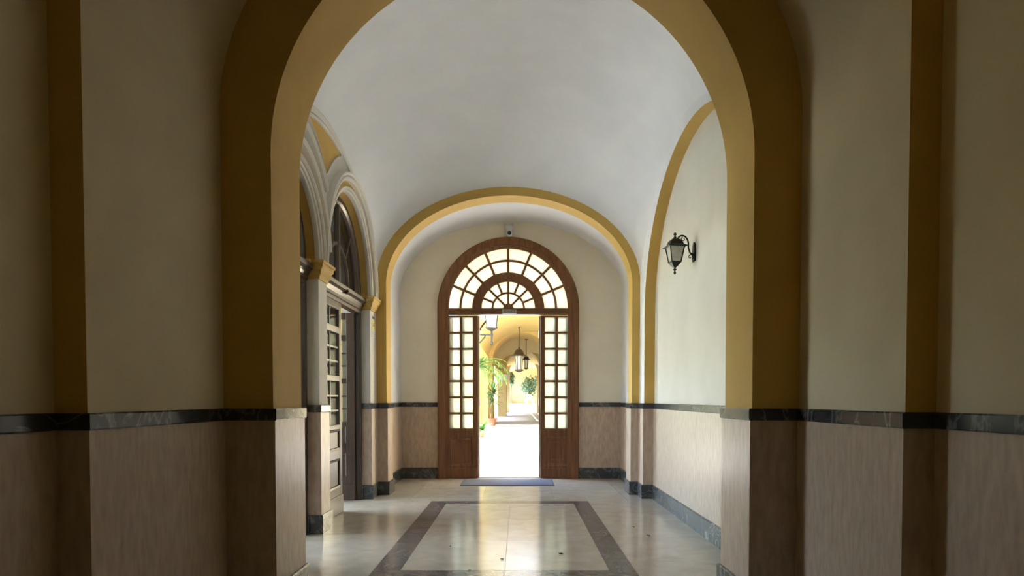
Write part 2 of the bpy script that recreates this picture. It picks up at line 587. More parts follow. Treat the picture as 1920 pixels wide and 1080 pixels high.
pts = [(NA1 - 0.05, -0.02)] + opening(A1C, A1R, IMP) + opening(A2C, A2R, IMP) + [(FA0 + 0.05, -0.02), (FA0 + 0.05, 5.6), (NA1 - 0.05, 5.6)]
wl = struct(prism('wall_left', pts, YZ, BL, BL - 0.12, ['pale', 'ochre'], side_idx=lambda m: 1 if IMP < m[1] < 5 else 0), 'pale left wall with two arched doorways and moulded archivolts', 'wall')
pts2 = [(NA1 - 0.05, -0.02)] + opening(A1C, A1R - 0.035, IMP) + opening(A2C, A2R - 0.035, IMP) + [(FA0 + 0.05, -0.02), (FA0 + 0.05, 5.6), (NA1 - 0.05, 5.6)]
prism('inner_wall', pts2, YZ, BL - 0.12, BL - 0.34, ['pale', 'ochre'], wl, side_idx=lambda m: 1 if IMP < m[1] < 5 else 0)

def archivolt(c, r, nm, prof, mat, a0=0, a1=180, n=48):
    path = arc(c, IMP, r, r, a0, a1, n)
    # offset = radius growth, w = x
    V, F = sweep_vf(path, [(o_, BL + p_) for o_, p_ in prof], YZ, side=1.0)
    return link_mesh(nm, V, F, mat, wl, smooth=True)

def limited(c, r, z):
    return math.degrees(math.asin(min(1, max(0, (z - IMP) / r))))

SPLAY = [(-0.005, -0.03), (-0.005, 0.0), (0.0, 0.012), (0.018, 0.016), (0.022, 0.03), (0.05, 0.034), (0.05, -0.005), (0.02, -0.03)]
FILLET = [(0.0, -0.005), (0.0, 0.045), (0.012, 0.06), (0.03, 0.06), (0.04, 0.05), (0.04, -0.005)]
HOOD = [(0.0, -0.005), (0.0, 0.02), (0.012, 0.06), (0.04, 0.075), (0.06, 0.07), (0.06, -0.005)]
BANDP = [(0.0, -0.005), (0.0, 0.006), (0.06, 0.006), (0.06, -0.005)]
# far doorway
archivolt(A2C, A2R, 'inner_moulding', SPLAY, 'pale')
archivolt(A2C, A2R + 0.05, 'ochre_band', BANDP, 'ochre')
archivolt(A2C, A2R + 0.11, 'fillet_moulding', FILLET, 'pale', 0, 180)
archivolt(A2C, A2R + 0.155, 'hood_moulding', [(o_ * 0.7, p_) for o_, p_ in HOOD], 'pale', 0, 180)
# near doorway
archivolt(A1C, A1R, 'inner_moulding', SPLAY, 'pale')
archivolt(A1C, A1R + 0.05, 'fillet_moulding', FILLET, 'pale')
archivolt(A1C, A1R + 0.09, 'ochre_band', [(o_ * 1.4, p_) for o_, p_ in BANDP], 'ochre', 0, 180)
archivolt(A1C, A1R + 0.174, 'hood_moulding', HOOD, 'pale', 8, 172)
archivolt(A1C, A1R + 0.36, 'outer_moulding', [(o_, p_ * 0.9) for o_, p_ in HOOD], 'pale', 40, 140)

# ochre spandrel panel between the two archivolts, with its raised frame
def bcurve(y):
    v = (y - (NA1 + FA0) / 2) / ((FA0 - NA1) / 2)
    return VZ0 + 1.17 * max(0, 1 - v * v) ** 0.8

RA, RB = 1.25, 1.31
TOP = lambda y: bcurve(y) - 0.115
# lower left edge: circle about A1 ; lower right edge: circle about A2 ; top edge follows the vault
lo_pts, hi_pts, ys = [], [], []
N_ = 40
for i in range(N_ + 1):
    y = 5.0 + (7.4 - 5.0) * i / N_
    z1 = IMP + sqrt(max(0, RA * RA - (y - A1C) ** 2)) if abs(y - A1C) < RA else 0
    z2 = IMP + sqrt(max(0, RB * RB - (y - A2C) ** 2)) if abs(y - A2C) < RB else 0
    z = max(z1, z2)
    if TOP(y) - z > 0.005:
        lo_pts.append((y, z))
        hi_pts.append((y, TOP(y)))
panel = lo_pts + hi_pts[::-1]
prism('spandrel_panel', panel, YZ, BL - 0.01, BL + 0.006, 'ochre', wl)
sweep('panel_frame', panel, [(-0.002, BL - 0.005), (-0.002, BL + 0.022), (0.022, BL + 0.028), (0.03, BL - 0.005)], YZ, 'pale', wl, closed=True, smooth=True)
# wall rib under the vault
rib = [(y, bcurve(y)) for y in [4.6 + (8.8 - 4.6) * i / 60 for i in range(61)]]
sweep('vault_moulding', rib, [(0.005, BL - 0.02), (0.005, BL + 0.02), (0.03, BL + 0.032), (0.075, BL + 0.024), (0.085, BL - 0.02)], YZ, 'pale', wl, smooth=True)

# ------------------------------------------------------------------ right wall of the hall with its blind arch
RC, RA_, RB_, RZS = 6.50, 2.07, 1.50, 2.32
pts = [(NA1 - 0.05, -0.02), (RC - RA_, -0.02), (RC - RA_, RZS)] + arc(RC, RZS, RA_, RB_, 180, 0, 64)[1:-1] + \
      [(RC + RA_, RZS), (RC + RA_, -0.02), (FA0 + 0.05, -0.02), (FA0 + 0.05, 5.6), (NA1 - 0.05, 5.6)]
wr = struct(prism('wall_right', pts, YZ, BR, RREC, ['white', 'ochre'], side_idx=lambda m: 1), 'pale right wall with a large ochre-edged blind arch', 'wall')
box('recess_wall', RREC, RREC + 0.15, NA1 - 0.3, FA0 + 0.3, -0.02, 5.6, 'pale', wr)

# ------------------------------------------------------------------ far arch, niche and back wall
fc, fa_ = (FL + FR) / 2, (FR - FL) / 2
FSP, FB = 2.74, 1.14
op = [(FR, -0.02), (FR, FSP)] + arc(fc, FSP, fa_, FB, 0, 180, 64)[1:-1] + [(FL, FSP), (FL, -0.02)]
wf = struct(prism('wall_far_arch', outl + op, XZ, FA0, FA1, 'ochre'), 'ochre archway framing the niche of the arched door', 'archway')

nc, na = (ML + MR) / 2, (MR - ML) / 2
nprof = [(MR, -0.02), (MR, 2.9)] + arc(nc, 2.9, na, 1.11, 0, 180, 64)[1:-1] + [(ML, 2.9), (ML, -0.02)]
V, F = [], []
for y in (FA1 - 0.01, BACK + 0.01):
    V += [(u, y, v) for u, v in nprof]
k = len(nprof)
F = [(i, i + 1, k + i + 1, k + i) for i in range(k - 1)]
wnic = struct(link_mesh('wall_niche', V, F, 'white', smooth=True), 'white vaulted niche in front of the arched door', 'wall')

DRo = 1.105
op = [(DCX + 1.03, -0.02), (DCX + 1.03, DCZ)] + arc(DCX, DCZ, 1.03, 1.03, 0, 180, 48)[1:-1] + [(DCX - 1.03, DCZ), (DCX - 1.03, -0.02)]
wb_ = struct(prism('wall_back', outl + op, XZ, BACK, BACK + 0.4, 'ivory'), 'cream back wall holding the arched wooden door', 'wall')

# ------------------------------------------------------------------ dado, rail and skirting along every wall
DADO = [(-0.01, 0.0), (0.016, 0.0), (0.016, RAIL_B), (-0.01, RAIL_B)]
RAIL = [(-0.01, RAIL_B), (0.024, RAIL_B), (0.026, RAIL_B + 0.006), (0.026, RAIL_T - 0.006), (0.022, RAIL_T), (-0.01, RAIL_T)]
SKIR = [(0.0, 0.0), (0.036, 0.0), (0.036, SKIRT - 0.008), (0.03, SKIRT), (0.0, SKIRT)]
LIN = [('dado_panel', DADO, 'dado', 0.95), ('dado_rail', RAIL, 'rail', 1.6), ('skirting', SKIR, 'skirt', 1.6)]
J1 = BL - 0.12
sweep_segments(LIN, [(-1.82, -2.6), (-1.82, 2.68), (-1.69, 2.68), (-1.69, NA0)], wl_n, 1)
sweep_segments(LIN, [(-1.69, NA0), (NL, NA0), (NL, NA1), (BL, NA1)], wn_, 1)
sweep_segments(LIN, [(BL, NA1), (BL, A1C - A1R), (J1, A1C - A1R), (J1, A1C - A1R + 0.035), (J1 - 0.06, A1C - A1R + 0.035)], wl, 1)
sweep_segments(LIN, [(J1 - 0.06, A1C + A1R - 0.035), (J1, A1C + A1R - 0.035), (J1, A1C + A1R), (BL, A1C + A1R), (BL, A2C - A2R), (J1, A2C - A2R), (J1, A2C - A2R + 0.035), (J1 - 0.06, A2C - A2R + 0.035)], wl, 1)
sweep_segments(LIN, [(J1 - 0.06, A2C + A2R - 0.035), (J1, A2C + A2R - 0.035), (J1, A2C + A2R), (BL, A2C + A2R), (BL, FA0)], wl, 1)
sweep_segments(LIN, [(BL, FA0), (FL, FA0), (FL, FA1), (ML, FA1)], wf, 1)
sweep_segments(LIN, [(ML, FA1), (ML, BACK)], wnic, 1)
sweep_segments(LIN, [(ML, BACK), (DCX - DRo - 0.003, BACK)], wb_, 1)
sweep_segments(LIN, [(1.745, -2.6), (1.745, 2.845), (1.615, 2.845), (1.615, NA0)], wr_n, -1)
sweep_segments(LIN, [(1.615, NA0), (NR, NA0), (NR, NA1), (BR, NA1)], wn_, -1)
sweep_segments(LIN, [(BR, NA1), (RREC, RC - RA_)] if False else [(BR, NA1), (BR, NA1 + 0.01), (RREC, NA1 + 0.01), (RREC, RC + RA_), (BR, RC + RA_), (BR, FA0)], wr, -1)
sweep_segments(LIN, [(BR, FA0), (FR, FA0), (FR, FA1), (MR, FA1)], wf, -1)
sweep_segments(LIN, [(MR, FA1), (MR, BACK)], wnic, -1)
sweep_segments(LIN, [(MR, BACK), (DCX + DRo + 0.003, BACK)], wb_, -1)

# imposts (capitals) under the archivolts
IMPP = [(-0.005, IMP - 0.165), (0.012, IMP - 0.165), (0.016, IMP - 0.14), (0.03, IMP - 0.125), (0.034, IMP - 0.085), (0.055, IMP - 0.06), (0.06, IMP - 0.03), (0.07, IMP - 0.025), (0.07, IMP), (-0.005, IMP)]
for pth in ([(J1 - 0.05, A1C + A1R - 0.035), (J1, A1C + A1R - 0.035), (J1, A1C + A1R), (BL, A1C + A1R), (BL, A2C - A2R), (J1, A2C - A2R)],
            [(J1 - 0.05, A2C + A2R - 0.035), (J1, A2C + A2R - 0.035), (J1, A2C + A2R), (BL, A2C + A2R), (BL, FA0 - 0.015)],
            [(BL, NA1 + 0.01), (BL, A1C - A1R), (J1, A1C - A1R)]):
    sweep('impost', pth, IMPP, XY, 'ochre', wl)

# ------------------------------------------------------------------ arched front door
d1 = struct(empty('door_1', (DCX, BACK, 0)), 'arched brown wooden double door with fanlight, standing open to the portico', 'door')
RIN = 0.93
ARCH = [(-0.175, BACK + 0.06), (-0.175, BACK - 0.02), (-0.165, BACK - 0.03), (-0.12, BACK - 0.03), (-0.105, BACK - 0.045), (-0.06, BACK - 0.05), (-0.045, BACK - 0.06), (-0.01, BACK - 0.062), (0.0, BACK - 0.05), (0.0, BACK + 0.06)]
path = [(DCX - DRo, 0.0), (DCX - DRo, DCZ)] + arc(DCX, DCZ, DRo, DRo, 180, 0, 64)[1:-1] + [(DCX + DRo, DCZ), (DCX + DRo, 0.0)]
sweep('door_frame', path, ARCH, XZ, 'wood', d1, smooth=True, side=-1.0)
YD = BACK + 0.005
box('transom', DCX - RIN, DCX + RIN, YD - 0.025, YD + 0.055, 2.565, 2.665, 'woodh', d1, bevel=0.006)
box('transom_moulding', DCX - RIN, DCX + RIN, YD - 0.045, YD - 0.025, 2.575, 2.60, 'woodh', d1)
fan = empty('fanlight', (DCX, YD, DCZ), d1)

def ringbar(name, r0, r1, y0, y1, parent, mat='wood', a0=0, a1=180):
    path = arc(DCX, DCZ, r0, r0, a0, a1, 40)
    V, F = sweep_vf(path, [(0, y0), (r1 - r0, y0), (r1 - r0, y1), (0, y1)], XZ, side=1.0)
    return link_mesh(name, V, F, mat, parent, smooth=True)

def spoke(name, ang, r0, r1, wd, y0, y1, parent):
    a = radians(ang)
    ux, uz = cos(a), sin(a)
    px_, pz_ = -uz, ux
    q = [(DCX + ux * r + px_ * s, DCZ + uz * r + pz_ * s) for r, s in ((r0, -wd / 2), (r1, -wd / 2), (r1, wd / 2), (r0, wd / 2))]
    return prism(name, q, XZ, y0, y1, 'wood', parent)

ringbar('inner_ring', 0.418, 0.562, YD - 0.03, YD + 0.045, fan)
ringbar('inner_ring_bead', 0.455, 0.52, YD - 0.042, YD - 0.028, fan)
ringbar('glazing_bar', 0.731, 0.764, YD - 0.01, YD + 0.03, fan)
ringbar('glazing_bar', 0.232, 0.26, YD - 0.01, YD + 0.03, fan)
ringbar('hub', 0.005, 0.08, YD - 0.02, YD + 0.03, fan)
for i in range(1, 8):
    spoke('glazing_bar', 22.5 * i, 0.555, 0.935, 0.036, YD - 0.012, YD + 0.03, fan)
    spoke('glazing_bar', 22.5 * i, 0.07 if i % 2 == 0 else 0.246, 0.425, 0.03, YD - 0.012, YD + 0.03, fan)

def fanpane(a0, a1, r0, r1):
    q = arc(DCX, DCZ, r1, r1, a0, a1, 6) + arc(DCX, DCZ, r0, r0, a1, a0, 6)
    prism('pane', q, XZ, YD + 0.006, YD + 0.011, 'fanglass', fan)

for i in range(8):
    fanpane(22.5 * i, 22.5 * (i + 1), 0.56, 0.748)
    fanpane(22.5 * i, 22.5 * (i + 1), 0.748, 0.94)
    fanpane(22.5 * i, 22.5 * (i + 1), 0.246, 0.42)
for i in range(4):
    fanpane(45 * i, 45 * (i + 1), 0.075, 0.246)

def glazed_leaf(parent, name, xa, xb, T, glassm='glass', cols=None, rows=7, ztop=2.526, pitch=0.2535, ph=0.221, woodm='wood', top=2.555):
    """door leaf in local plan: u across (xa..xb), w depth, v height; T maps (u, v, w) to world"""
    lf = empty(name, T((xa + xb) / 2, 0.0, 0.0), parent)
    def bx(nm, u0, u1, v0, v1, w0, w1, m, par=lf, bev=0.0):
        vs, fs = box_vf(u0, u1, w0, w1, v0, v1)
        return link_mesh(nm, [T(x, z, y) for x, y, z in vs], fs, m, par, bevel=bev)
    z0p = ztop - pitch * (rows - 1) - ph
    cu = cols
    t = 0.022
    bx('stile', xa, cu[0][0], 0.006, top, -t, t, woodm, bev=0.003)
    bx('stile', cu[-1][1], xb, 0.006, top, -t, t, woodm, bev=0.003)
    ua, ub = cu[0][0], cu[-1][1]
    bx('rail', ua, ub, ztop, top, -t, t, woodm)
    bx('rail', ua, ub, 0.655, z0p, -t, t, woodm)
    bx('rail', ua, ub, 0.006, 0.20, -t, t, woodm)
    for c in range(len(cu) - 1):
        bx('glazing_bar', cu[c][1], cu[c + 1][0], z0p, ztop, -t * 0.7, t * 0.7, woodm)
    for r in range(rows - 1):
        zz = ztop - pitch * r - ph
        for c in cu:
            bx('glazing_bar', c[0], c[1], zz - (pitch - ph), zz, -t * 0.7, t * 0.7, woodm)
    for r in range(rows):
        for c in cu:
            zz = ztop - pitch * r
            bx('pane', c[0], c[1], zz - ph, zz, -0.003, 0.003, glassm)
    pn = bx('lower_panel', ua, ub, 0.20, 0.655, -0.008, 0.008, woodm)
    vs, fs = [], []
    i0, i1 = 0.035, 0.06
    a = [(ua + 0.0, 0.20), (ub, 0.20), (ub, 0.655), (ua, 0.655)]
    for sg, nm in ((-1, 'panel_moulding'),):
        pth = [(ua + 0.02, 0.222), (ub - 0.02, 0.222), (ub - 0.02, 0.633), (ua + 0.02, 0.633)]
        V, F = sweep_vf(pth, [(0.02, 0.0), (0.02, sg * 0.03), (0.0, sg * 0.022), (-0.016, sg * 0.009), (-0.016, 0.0)], T, closed=True)
        link_mesh(nm, V, F, woodm, pn)
        V, F = sweep_vf([(ua + 0.075, 0.285), (ub - 0.075, 0.285), (ub - 0.075, 0.57), (ua + 0.075, 0.57)], [(0.0, 0.0), (0.0, sg * 0.016), (-0.012, sg * 0.018), (-0.012, 0.0)], T, closed=True)
        link_mesh('raised_field', V, F, woodm, pn)
    bx('kick_board', xa + 0.004, xb - 0.004, 0.008, 0.16, -t - 0.012, -t, woodm)
    return lf, bx

TD = lambda u, v, w_: (u, YD + 0.02 + w_, v)
LC = [(-1.072, -0.912), (-0.872, -0.706)]
RCs = [(0.424, 0.590), (0.630, 0.790)]
HX0, HX1 = -0.622, 0.352
glazed_leaf(d1, 'fixed_leaf', -1.115, HX0, TD, cols=LC)
glazed_leaf(d1, 'fixed_leaf', HX1, 0.815, TD, cols=RCs)

def fold(hx, sgn, ang):
    c, s = cos(radians(ang)), sin(radians(ang))
    return lambda u, v, w_: (hx + sgn * (u * c - w_ * s), YD + 0.085 + u * s + w_ * c, v)
FC = [(0.085, 0.235), (0.27, 0.42)]
glazed_leaf(d1, 'folding_leaf', 0.0, 0.485, fold(HX0 + 0.012, -1, 6), cols=FC)
glazed_leaf(d1, 'folding_leaf', 0.0, 0.485, fold(HX1 - 0.012, 1, 6), cols=FC)
for hx, s in ((HX0 + 0.012, 1), (HX1 - 0.012, -1)):
    for z in (0.22, 1.15, 2.22):
        lathe('hinge', (hx, YD + 0.05, z), [(0.004, -0.002), (0.013, 0), (0.013, 0.05), (0.015, 0.05), (0.015, 0.06), (0.013, 0.06), (0.013, 0.11), (0.006, 0.118)], 'steel', d1, 10)
    box('meeting_strip', hx - 0.006, hx + 0.006, YD + 0.04, YD + 0.062, 0.01, 2.55, 'steel', d1)
box('threshold', DCX - 0.95, DCX + 0.95, BACK + 0.03, BACK + 0.4, 0.0, 0.012, 'stone', d1)

# ------------------------------------------------------------------ side doors in the left wall
def side_door(name, c, r, label, open_far, leafs):
    d = struct(empty(name, (BL - 0.12, c, 0)), label, 'door')
    X = BL - 0.10
    ri = r - 0.035
    # frame with arch
    path = [(c - ri, 0.0), (c - ri, IMP)] + arc(c, IMP, ri, ri, 180, 0, 40)[1:-1] + [(c + ri, IMP), (c + ri, 0.0)]
    sweep('door_frame', path, [(0.0, X), (0.0, X - 0.09), (0.075, X - 0.09), (0.075, X - 0.02), (0.05, X)], YZ, 'darkwood', d, smooth=True)
    # cornice
    CP = [(0.0, 2.30), (0.02, 2.30), (0.022, 2.335), (0.035, 2.345), (0.037, 2.375), (0.05, 2.40), (0.055, 2.42), (0.085, 2.44), (0.09, 2.475), (0.08, 2.49), (0.0, 2.49)]
    sweep('cornice', [(X - 0.02, c - ri + 0.002), (X - 0.02, c + ri - 0.002)], CP, XY, 'darkwood', d)
    box('cornice_back', X - 0.09, X - 0.02, c - ri, c + ri, 2.30, 2.49, 'darkwood', d)
    lathe('cornice_boss', (X + 0.055, c - 0.02, 2.43), [(0.005, -0.03), (0.024, -0.02), (0.03, 0.0), (0.024, 0.02), (0.005, 0.03)], 'darkwood', d, 12)
    # fanlight: mullion, inner arch, two rays
    rr = ri - 0.075
    fz = 2.49
    fn = empty('fanlight', (X - 0.05, c, fz), d)
    box('mullion', X - 0.075, X - 0.02, c - 0.03, c + 0.03, fz, IMP + rr + 0.01, 'darkwood', fn)
    pth = arc(c, fz, rr * 0.52, rr * 0.52, 0, 180, 28)
    sweep('glazing_bar', pth, [(0, X - 0.07), (0.035, X - 0.07), (0.035, X - 0.03), (0, X - 0.03)], YZ, 'darkwood', fn, smooth=True)
    for a in (50, 130):
        q = []
        for rd, s in ((rr * 0.54, -0.015), (rr + 0.01, -0.015), (rr + 0.01, 0.015), (rr * 0.54, 0.015)):
            q.append((c + cos(radians(a)) * rd - sin(radians(a)) * s, fz + sin(radians(a)) * rd + cos(radians(a)) * s))
        prism('glazing_bar', q, YZ, X - 0.07, X - 0.03, 'darkwood', fn)
    for a0, a1 in ((2, 50), (50, 90), (90, 130), (130, 178)):
        q = arc(c, fz, rr + 0.02, rr + 0.02, a0, a1, 8) + arc(c, fz, rr * 0.53, rr * 0.53, a1, a0, 8)
        prism('pane', q, YZ, X - 0.052, X - 0.048, 'clear', fn)
    for a0, a1 in ((0, 90), (90, 180)):
        q = [(c, fz)] + arc(c, fz, rr * 0.53, rr * 0.53, a0, a1, 10)
        prism('pane', q, YZ, X - 0.052, X - 0.048, 'clear', fn)
    # leaves
    wl_ = ri - 0.075

    def leaf(T, mirror):
        lf = empty('door_leaf', T(wl_ / 2, 0.0, 0.0), d)
        def bx(nm, u0, u1, v0, v1, w0, w1, m='darkwood', par=lf, bev=0.0):
            vs, fs = box_vf(u0, u1, w0, w1, v0, v1)
            return link_mesh(nm, [T(x, z, y) for x, y, z in vs], fs, m, par, bevel=bev)
        st = 0.10
        bx('stile', 0.0, st, 0.006, 2.30, -0.022, 0.022, bev=0.004)
        bx('stile', wl_ - st, wl_ - 0.004, 0.006, 2.30, -0.022, 0.022, bev=0.004)
        for z0, z1 in ((2.22, 2.30), (1.96, 2.03), (1.44, 1.50), (0.92, 0.97), (0.60, 0.70), (0.20, 0.29)):
            bx('rail', st, wl_ - st, z0, z1, -0.022, 0.022, bev=0.004)
        mid = wl_ / 2
        for z0, z1, nb in ((2.03, 2.22, 0), (1.50, 1.96, 2), (0.97, 1.44, 2)):
            bx('pane', st, wl_ - st, z0, z1, -0.003, 0.003, 'clear')
            bx('glazing_bar', mid - 0.011, mid + 0.011, z0, z1, -0.012, 0.012)
            for q in range(nb):
                zz = z0 + (z1 - z0) * (q + 1) / (nb + 1)
                bx('glazing_bar', st, wl_ - st, zz - 0.009, zz + 0.009, -0.010, 0.010)
        for z0, z1 in ((0.70, 0.92), (0.29, 0.60)):
            p = bx('leaf_panel', st, wl_ - st, z0, z1, -0.008, 0.008)
            pth = [(st + 0.02, z0 + 0.02), (wl_ - st - 0.02, z0 + 0.02), (wl_ - st - 0.02, z1 - 0.02), (st + 0.02, z1 - 0.02)]
            V, F = sweep_vf(pth, [(0.018, 0.0), (0.018, 0.026), (0.0, 0.02), (-0.012, 0.0)], T, closed=True)
            link_mesh('panel_moulding', V, F, 'darkwood', p)
        bx('kick_board', 0.002, wl_ - 0.006, 0.008, 0.20, 0.0, 0.034, bev=0.004)
        return lf
    XL = X - 0.03
    y_n, y_f = c - ri + 0.075, c + ri - 0.075
    if open_far == 2:
        an = radians(84)
        leaf(lambda u, v, w_: (XL - 0.03 - u * sin(an) - w_ * cos(an), y_n + 0.02 + u * cos(an) + w_ * sin(an), v), True)
    else:
        leaf(lambda u, v, w_: (XL + w_, y_n + u, v), False)
    if open_far:
        an = radians(86)
        leaf(lambda u, v, w_: (XL - 0.03 - u * sin(an) - w_ * cos(an), y_f - 0.02 - u * cos(an) + w_ * sin(an) * -1, v), True)
    else:
        leaf(lambda u, v, w_: (XL + w_, y_f - u, v), True)
    return d

side_door('door_2', A2C, A2R, 'dark wooden glazed side door with one leaf swung open, beside the niche', True, 2)
side_door('door_3', A1C, A1R, 'dark wooden glazed side door mostly hidden behind the near ochre arch', 2, 2)

# side room behind the left wall
RX0, RX1, RY0, RY1 = -6.0, BL - 0.34, 4.0, 10.72
rf = struct(box('floor_side_room', RX0, RX1, RY0, RY1, -0.06, 0.0, 'slab'), 'marble floor of the room behind the side doors', 'floor')
wx0, wx1, wz0, wz1 = -4.2, -2.86, 0.9, 2.7
wsr = struct(prism('wall_side_room', [(RX0, 0), (RX0, 3.6), (RX1, 3.6), (RX1, 0)], XZ, RY1, RY1 + 0.4, 'room', holes=[[(wx0, wz0), (wx1, wz0), (wx1, wz1), (wx0, wz1)]]), 'grey wall with a garden window in the room behind the side doors', 'wall')
struct(prism('wall_side_room_west', [(RY0, 0), (RY0, 3.6), (RY1, 3.6), (RY1, 0)], YZ, RX0 - 0.2, RX0, 'room', holes=[[(4.2, 0.3), (10.2, 0.3), (10.2, 3.45), (4.2, 3.45)]]), 'wall with a wide window opening added for fill light in the room behind the side doors', 'wall')
w3_ = struct(empty('fill_window_3', (RX0 - 0.1, 7.2, 0.3)), 'wide window added for fill light in the room behind the side doors', 'window')  # added window sends daylight through the side doors to brighten the hall
for i in range(6):
    y = 4.2 + 1.2 * i
    box('window_bar', RX0 - 0.12, RX0 - 0.07, y - 0.02, y + 0.02, 0.3, 3.45, 'darkwood', w3_)
for z in (0.31, 1.87, 3.44):
    box('window_bar', RX0 - 0.12, RX0 - 0.07, 4.2, 10.2, z - 0.02, z + 0.02, 'darkwood', w3_)
for i in range(5):
    for z in (0.31, 1.87):
        box('pane', RX0 - 0.098, RX0 - 0.092, 4.2 + 1.2 * i, 5.4 + 1.2 * i, z, z + 1.56, 'clear', w3_)
struct(box('bounce_paving', -30, RX0 - 0.2, -4, 11.1, -0.2, -0.02, 'stone'), 'unseen pale paving added to bounce daylight into the room behind the side doors', 'paving')  # unseen ground added as a reflector, lifting light onto the hall ceiling
struct(box('wall_side_room_south', RX0, RX1, RY0 - 0.2, RY0, 0, 3.6, 'room'), 'grey end wall of the room behind the side doors', 'wall')
struct(box('ceiling_side_room', RX0, RX1, RY0, RY1 + 0.4, 3.6, 3.75, 'room'), 'ceiling of the room behind the side doors', 'ceiling')
w1_ = struct(empty('window_1', ((wx0 + wx1) / 2, RY1 + 0.1, wz0)), 'garden window seen through the panes of the side door', 'window')
for i in range(4):
    x = wx0 + (wx1 - wx0) * i / 3
    box('window_bar', x - 0.022, x + 0.022, RY1 + 0.08, RY1 + 0.13, wz0, wz1, 'darkwood', w1_)
for i in range(6):
    z = wz0 + (wz1 - wz0) * i / 5
    box('window_bar', wx0, wx1, RY1 + 0.085, RY1 + 0.125, z - 0.018, z + 0.018, 'darkwood', w1_)
for i in range(3):
    for j in range(5):
        xa = wx0 + (wx1 - wx0) * i / 3
        za = wz0 + (wz1 - wz0) * j / 5
        box('pane', xa, xa + (wx1 - wx0) / 3, RY1 + 0.102, RY1 + 0.108, za, za + (wz1 - wz0) / 5, 'clear', w1_)

# ------------------------------------------------------------------ wall lantern on the right
def wall_lantern(y, zl):
    X = RREC
    zc = zl - 0.075
    t = tag(empty('wall_lantern', (X, y, zl - 0.2)), 'black iron wall lantern on a scrolled bracket on the right wall', 'lantern')
    # back plate
    q = [(y - 0.035, zc + 0.0), (y + 0.035, zc + 0.0), (y + 0.04, zc + 0.1), (y + 0.028, zc + 0.16), (y, zc + 0.185), (y - 0.028, zc + 0.16), (y - 0.04, zc + 0.1)]
    prism('back_plate', q, YZ, X - 0.018, X, 'iron', t)
    # arm
    a = [(X - 0.015, zc + 0.10)]
    pts = [(X - 0.01, y, zc + 0.06), (X - 0.05, y, zc + 0.085), (X - 0.065, y, zc + 0.13)]
    for k in range(9):
        an = radians(10 + 150 * k / 8)
        pts.append((X - 0.125 + 0.06 * cos(an), y, zc + 0.165 + 0.085 * sin(an)))
    pts += [(X - 0.195, y, zc + 0.22)]
    tube('arm', pts, 0.008, 'iron', t)
    sc = []
    for k in range(14):
        an = radians(-60 + 30 * k)
        rr = 0.026 - 0.0014 * k
        sc.append((X - 0.045 + rr * cos(an), y, zc + 0.045 + rr * sin(an)))
    tube('scroll', sc, 0.0045, 'iron', t, 6)
    sc = []
    for k in range(12):
        an = radians(100 + 30 * k)
        rr = 0.022 - 0.0012 * k
        sc.append((X - 0.115 + rr * cos(an), y, zc + 0.215 + rr * sin(an)))
    tube('scroll', sc, 0.004, 'iron', t, 6)
    cx, cz = X - 0.195, zl
    rot = radians(45 + 7)
    sq = sqrt(2)
    # roof: flared skirt, tapered cap, finial ; square plan, turned
    lathe('roof', (cx, y, cz + 0.062), [(0.094 * sq * 0.98, 0.0), (0.096 * sq, 0.005), (0.074 * sq, 0.018), (0.066 * sq, 0.024), (0.048 * sq, 0.066), (0.03 * sq, 0.078), (0.02, 0.082)], 'iron', t, 4, rot, False)
    lathe('finial', (cx, y, cz + 0.138), [(0.02, 0), (0.012, 0.008), (0.018, 0.016), (0.009, 0.026), (0.009, 0.038), (0.017, 0.046), (0.012, 0.058), (0.003, 0.066)], 'iron', t, 12)
    top, bot = 0.070 * sq, 0.045 * sq
    zt, zb = cz + 0.064, cz - 0.085
    lathe('bottom_cup', (cx, y, cz - 0.135), [(0.012, 0.0), (0.03, 0.012), (0.046 * sq, 0.045), (0.048 * sq, 0.052), (0.048 * sq, 0.058)], 'iron', t, 4, rot, False)
    lathe('pendant', (cx, y, cz - 0.20), [(0.002, 0), (0.010, 0.008), (0.014, 0.02), (0.006, 0.03), (0.006, 0.036), (0.018, 0.044), (0.018, 0.05), (0.008, 0.056), (0.012, 0.07)], 'iron', t, 12)
    cor = [rot + k * pi / 2 for k in range(4)]
    for k in range(4):
        a, b = cor[k], cor[(k + 1) % 4]
        tube('cage_bar', [(cx + top * cos(a), y + top * sin(a), zt), (cx + bot * cos(a), y + bot * sin(a), zb)], 0.006, 'iron', t, 6)
        pa = [(cx + top * .97 * cos(a), y + top * .97 * sin(a), zt), (cx + top * .97 * cos(b), y + top * .97 * sin(b), zt),
              (cx + bot * .97 * cos(b), y + bot * .97 * sin(b), zb), (cx + bot * .97 * cos(a), y + bot * .97 * sin(a), zb)]
        nrm = Vector((cos((a + b) / 2) if k < 3 else cos(a + pi / 4), sin(a + pi / 4), 0)) * 0.003
        V = [tuple(Vector(p)) for p in pa] + [tuple(Vector(p) - nrm) for p in pa]
        link_mesh('pane', V, [(0, 1, 2, 3), (7, 6, 5, 4), (0, 4, 5, 1), (1, 5, 6, 2), (2, 6, 7, 3), (3, 7, 4, 0)], 'lampglass', t)
    lathe('bulb', (cx, y, cz - 0.05), [(0.012, 0), (0.014, 0.02), (0.026, 0.05), (0.028, 0.07), (0.018, 0.095), (0.004, 0.105)], 'plastic', t, 12)

wall_lantern(6.65, 2.655)

